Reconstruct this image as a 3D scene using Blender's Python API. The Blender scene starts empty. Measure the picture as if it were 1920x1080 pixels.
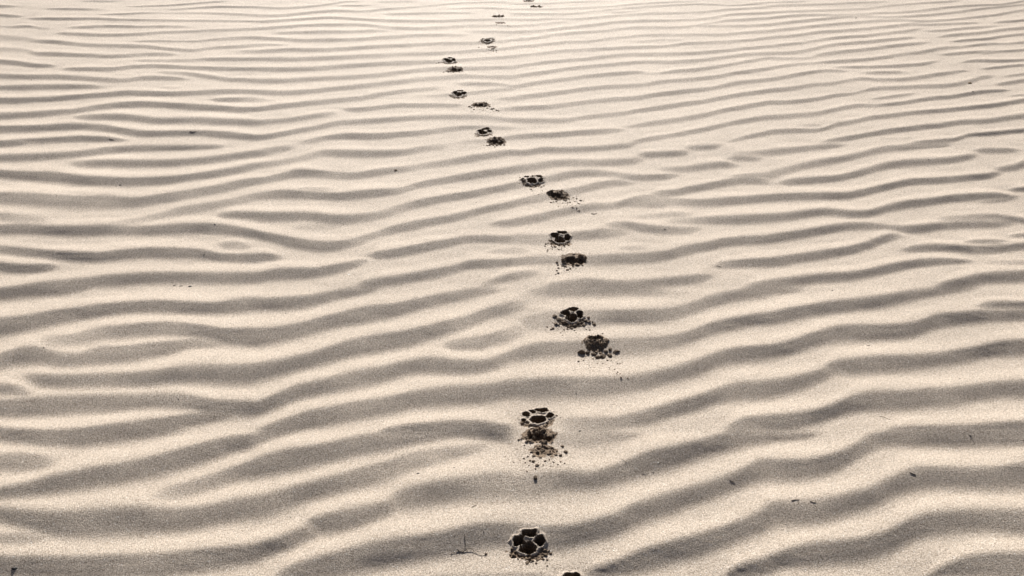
import bpy, bmesh, math, random
import numpy as np

# ------------------------------------------------------------------ camera, sky, sun, exposure
F_PX, CAM_H, V_HOR = 1600.0, 1.5, -454.0          # focal length in photo pixels, eye height, horizon row
PITCH = math.atan((540 - V_HOR) / F_PX)           # downward tilt
SUN_EL, SUN_AZ = math.radians(29.0), math.radians(-2.0)   # sun ahead of the camera (azimuth from +Y towards +X)

scene = bpy.context.scene
C = scene.collection
cam_d = bpy.data.cameras.new("camera"); cam = bpy.data.objects.new("camera", cam_d); C.objects.link(cam)
cam_d.sensor_width = 36.0; cam_d.lens = 36.0 * F_PX / 1920.0
cam_d.clip_start = 0.05; cam_d.clip_end = 5000.0
cam.location = (0, 0, CAM_H); cam.rotation_euler = (math.pi / 2 - PITCH, 0, 0)
scene.camera = cam

world = bpy.data.worlds.new("World"); scene.world = world; world.use_nodes = True
wn = world.node_tree.nodes; wl = world.node_tree.links
sky = wn.new("ShaderNodeTexSky"); sky.sky_type = 'NISHITA'; sky.sun_disc = False
sky.sun_elevation = SUN_EL; sky.sun_rotation = SUN_AZ
sky.altitude = 50; sky.dust_density = 2.5; sky.air_density = 0.4; sky.ozone_density = 0.0
wl.new(sky.outputs[0], wn["Background"].inputs[0]); wn["Background"].inputs[1].default_value = 0.05

sun_d = bpy.data.lights.new("sun", 'SUN'); sun_d.energy = 5.0; sun_d.angle = math.radians(0.5)
sun_d.color = (1.0, 0.963, 0.912)
sun = bpy.data.objects.new("sun", sun_d); C.objects.link(sun)
sun.rotation_euler = (math.pi / 2 - SUN_EL, 0, math.pi - SUN_AZ)   # shines from ahead towards the camera

scene.view_settings.view_transform = 'Standard'; scene.view_settings.look = 'None'
scene.view_settings.gamma = 1.0; scene.view_settings.exposure = 0.61

rng = np.random.default_rng(11); random.seed(11)
ct, st = math.cos(PITCH), math.sin(PITCH)

def project(x, y, z=0.0):
    zc = y * ct - (z - CAM_H) * st
    yc = -(z - CAM_H) * ct - y * st
    zc = np.maximum(zc, 0.05)
    return 960 + F_PX * x / zc, 540 + F_PX * yc / zc

def unproject(u, v, z=0.0):
    a, b = (u - 960) / F_PX, (v - 540) / F_PX
    dy, dz = ct - b * st, -st - b * ct
    t = (z - CAM_H) / dz
    return a * t, dy * t

# ------------------------------------------------------------------ wind ripples, read off the photograph
# Each band is the lee side of one ripple: crest line position, half width and steepness (x, y, half width[, steepness]).
TILES = {}
TILES[0, 3] = """0,10,60 300,40,60 600,50,65 900,10,65 1200,-30,60 1500,-75,50
0,225,60,.8 150,220,70,.8 300,225,55,.8 450,215,30,.4
0,460,45 200,430,60 400,390,75 700,340,85 1000,290,80 1300,220,85 1500,160,80 1700,100,70 1920,60,55
1120,490,30,.4 1350,440,55,.7 1600,370,60,.8 1800,300,65,.9 1920,270,75
0,620,60 200,650,70 450,690,100 700,680,110 1000,660,115 1300,660,95 1500,640,90 1700,590,85 1920,560,85
0,800,40,.6 200,800,45,.5 400,780,30,.4
0,1010,90 600,1020,95 1200,995,95 1500,960,90 1920,910,75"""
TILES[1, 3] = """0,45,50,.9 200,-18,50,.9 400,-80,45,.8
0,265,85 200,220,95 400,185,85 600,140,80 800,90,85 1000,60,85 1200,30,60 1500,-15,50 1800,10,55 1920,40,50
0,570,95 200,510,85 400,440,75 600,390,75 800,340,80,.9 950,300,75,.8 1150,220,75,.7 1350,180,60,.6 1550,140,45,.6 1750,100,20,.4
980,520,50,.7 1150,490,90,.9 1350,450,95 1550,420,90,.9 1750,400,100,.7 1920,390,100,.6
350,690,50 500,690,75 700,650,85 900,600,65,.9 1000,565,60,.9 1090,530,60,.7
0,900,75 150,850,65 300,795,62,.9 420,745,60,.9 520,712,60,.7
150,1080,50 400,1030,85 600,990,100 800,945,115 1000,905,110 1200,870,100 1400,840,100 1600,790,105 1800,765,95,.9 1920,770,95,.8
1300,1080,18,.3 1920,1078,20,.4"""
TILES[2, 3] = """250,40,50,.4 500,50,60,.5 800,15,55,.6 1000,-15,40,.5
0,420,90,.55 200,390,90,.6 400,360,80,.8 600,370,70,.9 800,310,75,.9 1000,230,90 1200,190,90 1400,130,75 1600,70,75 1750,40,65 1920,25,75
0,765,95,.7 200,800,100,.8 400,790,90,.9 600,740,90 800,690,90 900,620,90 1100,560,90 1300,490,80 1500,430,75 1700,360,75 1800,300,80 1920,275,90
540,1070,40,.7 700,1035,50 850,1000,70 1000,955,95 1200,900,95 1400,850,90 1600,780,85 1800,700,85 1920,650,95
1580,1085,40 1700,1040,50 1920,1000,75
0,1078,25,.5 300,1076,20,.4"""
TILES[3, 3] = """0,20,60 200,20,40 400,-10,40
700,60,50,.8 850,45,65 1100,40,70 1500,35,75 1920,40,60
0,280,90 200,290,85 350,270,80 500,230,80 600,185,70 700,125,65,.9 790,80,60,.9 900,55,60,.8
0,610,100 200,600,95 400,590,95 600,540,85 800,480,85 950,400,85 1100,350,95 1300,340,85 1500,350,90 1700,350,90 1920,320,100
0,1000,80 100,950,65 300,920,95 500,900,90 700,880,95 900,830,95 1050,740,95 1200,690,95 1400,670,95 1600,660,90 1920,670,90
1180,1090,30 1350,1040,60 1500,1005,85 1700,990,95 1920,1000,100"""
TILES[0, 2] = """0,40,55 200,25,50 500,5,40 700,-15,30
0,290,70 200,260,65 400,220,60 600,190,55 800,160,50 1000,140,50 1200,135,50 1400,145,50 1600,150,45 1800,130,55 1920,115,55
280,400,50,.4 500,400,50,.5 750,340,55,.7 900,330,55,.9 1100,310,55 1300,300,55 1500,320,50 1700,360,60 1920,365,75
0,550,60 150,500,70 300,500,70 450,540,55 600,540,50,.8 750,500,75 900,500,70 1100,470,65 1300,440,50 1450,410,35,.7 1700,420,30,.5
150,660,40,.5 300,690,50 500,700,55 800,690,55 1100,680,60 1300,650,65 1500,640,75 1700,650,80 1920,640,80
0,760,45,.9 150,770,40,.9 260,790,25,.4
0,900,70 200,890,75 500,870,70 800,860,70 1000,850,60,.9 1200,840,60,.9 1400,850,60,.9 1600,890,60 1800,905,70 1920,905,65
0,1100,60 300,1120,60 600,1110,65 800,1080,65 1000,1055,65 1200,1035,65 1400,990,55 1600,955,50 1780,930,50"""
TILES[1, 2] = """0,120,50 200,115,50 400,100,50 550,60,40 750,20,40 950,-10,30
0,370,70 200,340,60 350,310,60 500,265,55,.9 650,230,60 850,190,65 1050,165,55 1250,110,45,.9 1450,70,45,.9 1650,30,40,.9 1850,0,35,.8
0,630,70 200,590,65 400,540,60 600,480,65 800,430,75 1000,400,70 1200,360,65 1400,300,55,.9 1600,250,50,.8 1750,180,45,.8 1920,150,50,.9
1400,430,35,.7 1550,420,45,.8 1700,410,50,.8 1800,370,50,.7 1920,350,55,.6
0,910,60 150,850,60 300,780,65 500,740,60 700,690,75 850,670,75 1000,630,60 1150,590,55 1300,570,65 1500,590,60 1700,590,50 1800,560,45,.8 1920,510,45,.7
0,1112,55 200,1045,70 400,985,75 600,950,75 800,910,75 1000,880,70 1200,830,70 1400,810,80 1600,800,75 1800,780,70 1920,755,70
900,1085,30 1200,1060,50 1500,1045,60 1700,1050,60 1920,1085,60"""
TILES[2, 2] = """100,30,25,.5 300,20,45,.9 600,10,45,.9 900,15,40,.9 1200,25,20,.4
0,130,40,.5 120,135,35,.4
60,260,50,.4 300,240,70,.5 600,220,60,.8 800,215,55 1000,210,55 1150,200,55,.9 1300,170,45,.7 1450,110,50,.8 1600,70,45,.9 1750,40,45 1920,30,45
0,330,50,.4 120,330,40,.3
0,510,55,.7 200,460,60,.8 400,450,55,.8 600,440,55,.8 800,440,70,.8 1000,430,65,.8 1200,400,50,.8 1350,360,50,.9 1500,300,50 1650,270,50 1800,240,50 1920,225,48
0,760,75,.9 200,750,80,.9 400,740,80,.9 600,740,80,.9 800,730,70,.9 1000,700,65,.9 1200,650,60,.9 1400,590,65 1550,530,60 1700,500,65 1920,480,65
350,1030,60,.5 600,1025,60,.6 800,1010,50,.7 1000,970,60,.8 1200,910,60 1400,860,60 1550,800,60 1700,770,75 1920,760,75
1580,1070,40 1750,1020,60 1920,1010,65"""
TILES[3, 2] = """0,20,35 150,10,30 300,-10,25
0,230,50 150,200,55 300,170,50 500,140,55 700,120,50 900,90,50 1050,60,50 1200,30,40 1400,5,30 1600,-10,25
1550,130,25,.6 1700,125,30,.9 1920,125,30
0,480,60 150,450,60 300,400,60 500,340,65 700,330,65 900,330,60 1100,310,60 1250,250,60 1400,230,55 1600,210,50 1750,210,45 1920,205,42
390,610,45,.7 480,595,55,.9 600,590,65 800,570,70 1000,560,65 1200,545,60 1400,520,60 1600,480,55 1750,450,60 1920,440,65
0,755,75 150,730,65 300,690,60 430,645,50,.9 530,610,50,.7
0,1015,70 200,1000,70 350,970,60 500,920,60 620,870,70 800,840,80 1000,840,75 1200,820,75 1400,810,75 1600,780,70 1750,760,70 1920,755,75
850,1080,40,.7 1100,1085,60 1300,1085,60 1500,1080,60 1750,1065,65 1920,1060,65"""
TILES[0, 1] = """0,0,25 200,-5,20
0,105,30 200,100,30 400,90,28 600,75,25,.8 800,45,28,.9 1000,30,28 1200,28,25 1400,25,22 1700,15,18
500,150,20,.6 700,145,30 900,145,32 1100,145,30 1300,140,30 1500,125,28 1700,100,28 1920,70,28
0,225,35 150,235,35 400,245,45 600,270,40 800,280,40 1000,285,35 1200,275,35 1400,255,30 1600,225,30 1800,190,30 1920,165,27
0,405,45,.8 200,410,55,.8 400,430,55,.8 600,440,55,.8 800,430,55,.7 1000,440,40,.9 1150,420,40,.9 1300,395,40,.9 1450,370,35,.8 1650,335,35,.8 1800,300,35,.9 1920,275,30,.9
0,545,30,.7 150,555,35,.5 400,570,25,.3
800,600,15,.4 1000,580,25,.4 1200,540,25,.5 1350,500,35,.7 1500,480,35,.7 1700,440,30,.6 1920,395,30,.6
1600,535,20,.6 1750,530,30 1920,535,34
0,640,40 200,635,45 400,650,40 600,650,45 800,645,45 950,650,40,.7 1100,650,40,.9 1300,640,45 1500,630,45 1700,640,45 1920,675,35
0,790,35,.7 200,810,35,.8 400,830,35 600,845,45 750,845,40 900,830,45 1100,815,45 1300,815,45 1500,820,40 1650,850,35 1920,855,38
1620,765,30,.6 1750,755,35,.7 1900,775,20,.5
0,920,40 150,935,40 300,930,35 450,920,25,.6
0,1115,45 200,1090,45 400,1065,50,.9 600,1050,50,.9 800,1030,55 1000,1010,50 1200,1000,50 1400,1000,45 1600,1005,50 1920,1000,50"""
TILES[1, 1] = """0,70,28 150,45,28,.8 300,15,25,.8
0,165,25,.8 150,145,22,.6 350,105,22,.5 500,65,28,.8 700,75,32 900,75,28 1100,65,25 1250,35,25,.7 1450,15,25,.7
0,280,25,.9 150,255,28,.8 300,215,35 450,220,32 600,235,30,.7 750,240,28,.8 900,215,30,.9 1050,195,28,.9 1200,175,22,.6 1400,145,25,.7 1600,110,28,.9 1750,85,25 1920,65,25
500,180,20,.2 750,185,18,.2
0,390,30,.7 200,375,38 400,385,35 600,395,32 800,380,38 950,365,32 1100,350,25,.7 1200,310,25,.8 1400,275,28,.8 1600,240,30 1800,210,28 1920,195,28
300,335,16,.3 450,335,18,.4 600,345,14,.3
0,545,40 200,545,38 400,540,38 600,570,45 800,555,40,.8 950,530,32,.6 1050,490,30,.7 1200,450,35,.9 1400,410,30 1600,380,30 1750,350,28 1920,315,28
250,620,20,.3 400,620,25,.4 600,615,25,.5 700,600,20,.3
0,680,35 150,710,40 300,745,45 450,765,45 600,765,40 750,735,35,.7 900,680,28,.6 1050,635,35,.9 1250,595,35 1450,560,32 1600,525,28 1750,485,28 1920,455,28
1740,605,22,.7 1920,592,28
0,850,38 100,845,32 220,855,20,.5
840,840,35,.8 1000,825,38 1150,800,38 1300,765,38 1450,745,35 1550,715,28,.8 1700,710,32 1920,718,30
0,1005,45 150,975,50 300,970,48 450,965,42 600,935,40 750,900,30,.7 850,870,25,.6
740,1068,35,.9 900,1040,42 1050,1025,42 1200,995,42 1350,970,40 1500,940,35,.8 1600,900,38 1800,895,35 1920,885,32
1720,810,15,.4 1920,803,22,.5
1650,1080,30,.6 1850,1010,30,.8 1920,995,35"""
TILES[2, 1] = """0,65,22 100,70,22 200,45,25 400,45,25 600,35,25 800,15,22 950,0,20
0,190,30,.9 150,175,30,.8 300,145,28,.8 500,140,30,.8 700,140,28,.9 900,128,25,.9 1010,125,20,.6
920,85,22,.8 1100,80,25 1250,70,25 1370,60,15,.5
1280,32,20,.6 1450,25,22 1600,5,20
0,315,28,.9 250,270,30,.7 400,235,28,.8 550,215,28 700,220,28,.8 800,235,20,.6 950,255,28,.9 1100,250,25 1270,235,20,.6
1080,185,18,.6 1300,190,25,.8 1450,165,28,.9 1580,155,28 1720,168,18,.6
1580,105,18,.7 1750,110,22 1900,115,18,.7
1620,75,15,.4 1920,65,22,.7
0,450,28,.9 150,415,32,.7 400,370,30,.7 500,345,30,.7 650,310,28,.9 800,290,28,.8 920,300,18,.5
1030,375,25,.7 1200,370,28,.9 1350,340,30,.9 1500,310,28,.9 1650,280,30,.9 1800,270,28 1920,285,24,.8
1620,242,15,.4 1800,232,18,.6 1920,230,22,.7
0,590,32,.9 150,565,35,.9 300,530,32,.9 450,500,30,.8 600,470,32,.9 750,470,22,.7 850,440,30,.9 950,410,30,.8 1050,400,25,.7 1200,430,30,.6 1400,445,32,.9 1600,430,35 1800,415,32 1920,405,32
760,445,26,.7 1000,450,25,.8 1200,455,25,.7
880,545,18,.4 1050,545,20,.4 1200,525,22,.6 1370,530,18,.5
0,715,38,.8 200,715,40,.6 450,690,32,.7 600,680,40,.9 800,660,40,.7 900,650,30,.5
680,605,22,.7 850,605,28,.9 1000,635,35 1150,645,32,.9 1300,650,30,.8 1430,640,22,.5
1130,580,20,.5 1400,575,25,.7 1550,570,35 1750,565,38 1920,555,36
0,800,28,.5 140,800,22,.4
780,780,18,.4 1020,780,20,.4
0,885,33,.8 200,870,35,.6 400,870,35,.6 600,870,40,.8 800,860,45,.9 1000,855,45,.9 1150,840,42,.9 1300,795,40,.9 1450,770,38,.9 1600,735,38 1750,720,38 1920,715,38
0,995,35,.8 220,960,30,.5
1480,915,25,.6 1650,900,32,.9 1800,890,38 1920,890,42
220,1075,35,.7 450,1055,40,.8 550,1040,42 750,1065,45 1000,1055,42 1200,1035,40,.9 1350,1015,38,.9 1520,990,32,.8
1720,1080,25,.8 1920,1058,40"""
TILES[3, 1] = """0,62,28,.9 150,50,25,.9 300,30,22,.8 450,15,22 600,0,18
0,235,30,.6 150,195,28,.7 300,155,28,.9 450,130,28 600,105,26 720,75,22,.8 850,40,28,.9 1000,25,26 1200,10,22 1400,0,18
60,292,15,.6 200,280,28,.9 350,270,28 500,260,26 650,230,28 800,185,28,.9 950,150,30 1150,135,28 1350,125,26 1500,100,26 1590,80,15,.7
1530,48,18,.9 1700,48,24 1900,50,18,.8
0,405,32 200,395,32 400,390,32 600,390,32 750,355,30 900,320,28 1050,285,28 1250,275,28 1450,260,25 1650,240,25 1770,215,20,.7
1680,192,16,.8 1850,180,25 1920,150,30
0,555,36 150,545,35 300,520,32 450,505,32 600,525,30 750,525,28 900,480,32 1050,450,34 1200,435,30 1350,410,32 1550,395,30 1700,385,25 1860,400,20,.8
1550,435,18,.4 1750,420,22,.7 1900,390,20,.7
1790,345,18,.9 1920,340,20
0,712,38 150,690,38 300,670,36 450,640,36 600,615,32 750,615,30 900,620,18,.7 1000,635,22,.8 1100,640,35 1300,615,32 1500,605,30 1700,605,26 1870,590,22,.8
1250,562,16,.4 1500,550,22,.7 1700,545,24,.8 1850,565,22 1920,575,25
0,890,42 150,870,42 300,845,40 450,825,38 600,800,38 750,760,36 900,700,34,.9 1020,690,20,.5
980,797,16,.5 1100,785,28,.8 1250,775,30,.9 1400,780,28 1550,795,34 1700,790,34 1850,775,30 1920,765,30
1460,732,14,.6 1650,730,20,.8 1820,730,16,.6
1780,692,14,.6 1920,685,18,.8
0,1055,40 200,1030,40 400,1005,40 600,995,38 800,960,38 950,925,38 1100,895,36 1250,880,32 1400,880,25,.9 1560,880,14,.6
1620,890,15,.4 1920,890,18,.5
1220,1080,25,.8 1400,1050,40 1550,1020,48 1700,1000,48 1920,990,48"""
TILES[0, 0] = """0,48,12 60,48,12,.9 150,45,8,.4
320,68,8,.6 500,68,10,.9 650,70,9,.8 820,72,6,.4
580,8,6,.5 800,10,8,.7 970,8,6,.4
0,115,12 100,122,12,.7 200,125,8,.4
180,140,8,.7 350,142,12 500,142,12 700,140,11,.9 900,148,10,.8 1100,152,10,.7 1300,155,10,.7 1600,158,10,.6 1920,160,9,.7
730,110,6,.6 950,105,8,.9 1050,98,9,.9 1150,98,6,.5 1300,100,6,.4 1450,98,9,.7 1650,102,10,.7 1920,115,11,.7
930,52,6,.6 1150,46,7,.8 1350,35,7,.8 1550,18,7,.8 1720,8,7,.8
1230,75,6,.5 1450,62,8,.8 1650,50,9,.9 1920,55,9,.7
0,200,8,.4 100,205,10,.8 220,195,12,.9 300,215,9,.6 420,215,7,.4
480,210,9,.7 700,200,12,.9 850,198,12,.9 1050,202,10,.8 1300,198,10,.7 1470,205,6,.3
410,250,12,.8 600,258,14,.9 800,266,13,.9 1000,260,12,.8 1200,245,12,.8 1400,238,10,.7 1650,228,12,.7 1920,218,11,.8
0,285,25,.5 200,290,18,.5 270,312,14,.7 400,312,18 500,325,16,.8 650,338,15,.7 900,345,16,.8 1100,350,14,.8 1300,372,14,.8 1450,382,12,.7 1550,365,12,.5 1700,355,14,.7 1920,342,12,.6
980,310,7,.5 1200,308,9,.7 1450,312,8,.7 1650,295,12,.6 1800,285,14,.7 1920,283,13,.8
0,370,20,.5 200,375,15,.4 250,405,15,.8 400,405,18 600,415,17,.9 850,425,16,.8 1000,412,14,.7 1180,405,14,.8 1350,410,10,.6
1750,390,10,.4 1920,386,14,.7
0,465,20 100,470,20 250,490,18 440,497,15,.8
980,455,9,.4 1250,458,12,.5 1450,455,12,.5 1550,445,15,.8 1750,445,15,.9 1920,443,15,.9
460,520,15,.7 650,518,16 850,520,17,.8 1000,500,16,.8 1200,495,16,.9 1400,508,16,.8 1600,515,17,.9 1800,518,15,.9 1920,518,17,.9
0,570,20 200,578,18 400,575,20 600,585,20,.9 800,600,20,.9 950,605,16,.7 1050,585,18,.8 1180,585,20 1350,590,15,.8 1450,595,8,.4
1160,545,10,.5 1350,548,14,.7 1500,565,18,.9 1700,598,15,.8 1850,602,18,.9 1920,605,18,.9
0,658,20 200,655,22 400,650,22 600,648,20 800,655,12,.6
1180,658,12,.5 1370,660,10,.4
0,755,25 200,752,25 400,742,22 600,725,22 800,710,20,.9 950,695,22 1100,700,22 1300,705,20,.9 1500,695,20,.8 1700,685,20,.8 1920,690,19,.8
1560,750,14,.7 1750,748,20,.9 1920,745,20,.6
0,870,28 200,860,25 400,845,24 550,835,20,.7 700,810,22,.8 850,790,25 1050,780,26 1200,785,25 1400,800,25 1600,808,25 1800,825,25 1920,820,22,.9
540,880,15,.7 700,880,26 850,875,28 1000,885,28 1150,905,28 1300,905,25 1450,900,27 1650,910,28 1920,920,26
0,970,28 200,965,28 400,955,28 600,945,28 800,960,28 950,990,28 1100,1005,28 1300,1000,25 1500,1000,25 1700,1010,28 1920,1033,28
0,1075,25 200,1065,28 400,1055,28 600,1040,28 800,1045,25 970,1055,12,.6"""
TILES[1, 0] = """0,55,10,.6 200,65,10,.7 350,55,9,.7 500,40,8,.7 650,15,8,.7 800,8,6,.5
600,45,8,.7 750,42,8,.8 900,40,6,.5
880,15,6,.5 1220,8,6,.5
0,118,12,.7 200,118,12,.7 350,100,10,.8 500,85,11,.9 650,80,11,.9 800,90,9,.6 950,70,9,.7 1100,60,9,.7 1300,45,7,.6 1500,25,7,.6 1800,15,7,.6 1920,20,8,.5
0,165,11,.8 200,155,11,.8 400,140,11,.9 550,130,11,.9 700,140,11,.8 850,150,11,.8 1000,155,12,.8 1150,160,12,.8 1400,160,11,.7 1600,150,10,.6 1920,145,10,.6
930,108,9,.6 1100,105,10,.7 1300,100,10,.7 1500,98,9,.6 1670,100,7,.5
1380,70,6,.5 1650,58,7,.7 1920,68,8,.5
0,215,12,.8 150,208,12,.8 300,195,12,.9 450,188,12,.9 600,188,13,.8 800,185,13,.8 900,200,12,.7 1050,212,12,.7 1250,215,12,.7 1450,205,12,.6 1650,190,10,.6 1920,195,10,.5
100,250,9,.6 300,245,12,.8 500,240,13,.9 700,240,13,.8 900,232,12,.7 1020,235,7,.3
1530,235,10,.5 1750,240,10,.6 1920,243,11,.6
0,285,14,.8 150,292,14,.8 350,305,15,.8 550,302,15,.8 750,298,15,.8 950,282,14,.8 1150,270,14,.7 1400,263,13,.7 1620,265,9,.4
0,340,12,.6 120,335,10,.6 250,340,6,.3
0,388,15,.8 250,375,16,.8 500,375,16,.8 700,365,16,.8 900,350,15,.8 1150,338,15,.7 1400,328,14,.6 1650,325,14,.6 1920,305,12,.6
0,445,15,.8 250,445,17,.8 450,438,18,.8 650,432,18,.8 850,420,16,.7 1100,408,16,.7 1350,402,15,.7 1600,385,14,.6 1920,362,12,.6
0,520,18,.9 200,522,20,.9 400,518,18,.8 600,505,18,.8 800,488,18,.8 1000,475,18,.8 1200,470,16,.7 1500,455,14,.6 1920,427,13,.7
0,608,20,.9 200,608,20,.8 400,595,20,.8 600,585,18,.8 800,575,18,.7 1000,555,17,.7 1200,530,17,.7 1350,515,16,.7 1600,515,16,.7 1920,505,14,.6
0,690,20,.9 200,698,20,.9 400,688,20,.8 600,665,20,.8 800,645,20,.8 1000,625,20,.8 1200,600,18,.7 1400,585,18,.7 1550,570,18,.7 1700,580,16,.7 1920,578,16,.7
1480,630,12,.7 1620,628,16,.9 1800,630,12,.7 1920,645,10,.6
0,820,20,.9 200,795,22,.9 400,775,22,.8 600,755,20,.8 800,735,20,.8 1000,700,18,.7 1200,675,17,.6 1420,655,14,.5
1230,725,10,.3 1450,715,14,.5 1650,695,15,.6 1920,665,15,.6
0,750,16,.5 130,752,10,.3
630,820,18,.8 750,825,20,.9 900,810,18,.8 1050,790,20,.8 1200,790,18,.8 1400,790,17,.8 1570,790,15,.7
1780,748,12,.5 1920,738,14,.6
0,922,22,.9 150,910,20,.8 300,895,22,.9 450,870,20,.8 620,842,17,.5
0,1035,25,.9 150,1015,22,.9 300,985,22,.9 450,960,20,.7 600,925,22,.8 750,915,22,.9 900,905,22,.9 1100,890,20,.9 1300,880,20,.8 1500,878,20,.8 1700,880,20,.7 1850,895,18,.7 1920,903,18,.8
300,1090,20,.7 400,1060,20,.6 550,1030,22,.9 700,1020,28 850,1025,28,.9 1050,1012,24,.9 1250,995,22,.8 1450,970,20,.7 1600,955,18,.7 1920,962,14,.5
1780,822,15,.4 1920,815,18,.7
1480,1072,15,.4 1700,1060,18,.5 1920,1032,18,.7"""
TILES[2, 0] = """0,30,8,.5 250,28,8,.5 500,15,7,.5 720,8,6,.5
0,70,8,.4 300,70,9,.5 550,60,9,.5 750,50,9,.5 950,30,9,.6 1150,18,8,.6 1420,10,7,.5
0,105,10,.6 200,108,10,.6 450,105,9,.5 600,90,9,.5 800,70,9,.5 1000,52,10,.6 1200,40,9,.6 1450,30,8,.6 1650,45,8,.6 1920,20,8,.6
0,152,11,.6 150,150,10,.6 300,140,8,.4 500,145,8,.5 650,130,11,.6 850,115,11,.6 1050,102,11,.6 1250,98,10,.6 1450,92,10,.6 1600,72,9,.6 1750,65,9,.6 1920,55,9,.6
680,95,8,.5 850,92,8,.5 1020,70,7,.4
0,198,10,.6 150,190,10,.5 300,175,10,.5 440,165,7,.3
0,242,12,.6 200,235,12,.7 400,212,12,.7 600,190,12,.7 800,165,12,.7 1000,155,12,.7 1200,155,11,.6 1400,150,9,.5 1520,130,9,.4 1650,108,10,.7 1920,97,10,.7
0,300,12,.6 150,292,12,.6 300,265,12,.7 500,245,12,.7 750,230,11,.6 900,205,11,.6 1100,208,12,.6 1300,205,11,.6 1500,172,8,.3 1600,155,11,.7 1750,148,12,.7 1920,138,11,.7
0,358,13,.6 200,340,13,.7 400,318,13,.7 600,315,11,.6 700,290,10,.5 850,282,10,.5 1000,265,11,.6 1200,262,11,.6 1400,262,11,.6 1600,262,11,.6 1800,240,12,.7 1920,235,12,.7
1330,195,10,.5 1650,198,11,.6 1920,187,11,.7
0,424,14,.7 200,405,14,.7 400,382,14,.7 600,372,14,.7 800,360,13,.7 1000,355,14,.7 1150,350,11,.5 1280,328,14,.8 1450,322,13,.7 1650,315,13,.7 1800,300,12,.6 1920,285,12,.7
880,320,7,.3 1100,300,8,.4 1320,298,8,.3
0,506,13,.5 150,482,14,.7 350,458,14,.7 550,445,14,.7 750,420,15,.7 900,410,15,.8 1100,408,15,.8 1350,402,14,.8 1550,385,14,.7 1750,365,13,.7 1920,350,12,.7
0,578,15,.7 200,550,16,.8 400,520,16,.8 600,498,15,.8 800,480,15,.8 1000,465,16,.8 1200,468,16,.8 1400,455,15,.7 1600,430,14,.7 1800,405,13,.7 1920,404,14,.7
0,657,18,.7 200,620,17,.8 400,595,17,.8 600,570,16,.8 800,552,16,.8 950,540,14,.6 1050,560,8,.3 1200,538,15,.8 1400,522,16,.8 1550,500,14,.7 1700,475,12,.6 1800,455,14,.7 1920,440,13,.6
0,738,20,.7 200,715,20,.8 400,690,18,.8 600,660,18,.8 800,648,18,.8 1000,638,16,.7 1150,610,16,.8 1350,598,17,.8 1550,575,16,.8 1700,545,16,.8 1920,518,15,.8
0,815,20,.9 200,808,20,.8 400,790,18,.7 600,760,18,.6 800,745,20,.7 950,735,20,.8 1100,708,18,.8 1300,685,18,.8 1500,665,16,.7 1700,620,18,.8 1920,600,17,.8
0,903,20,.9 200,905,20,.9 400,905,18,.8 520,885,16,.7 650,868,18,.8 800,858,18,.8 950,830,18,.8 1100,810,20,.8 1300,780,20,.8 1450,760,18,.7 1600,730,18,.8 1750,705,18,.8 1920,682,18,.8
0,962,12,.3 150,970,10,.2
0,1032,22,.8 150,1020,22,.9 350,1010,22,.9 550,995,22,.9 700,985,22,.8 870,975,14,.5
850,955,14,.5 1050,925,20,.8 1250,900,20,.8 1450,865,20,.8 1600,825,18,.8 1750,800,20,.9 1920,772,20,.9
860,1078,18,.7 1050,1040,20,.8 1250,1010,20,.8 1450,970,20,.8 1600,935,18,.8 1750,905,20,.9 1920,882,20,.9
1600,1072,15,.6 1750,1030,18,.7 1920,1000,20,.8"""
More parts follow.
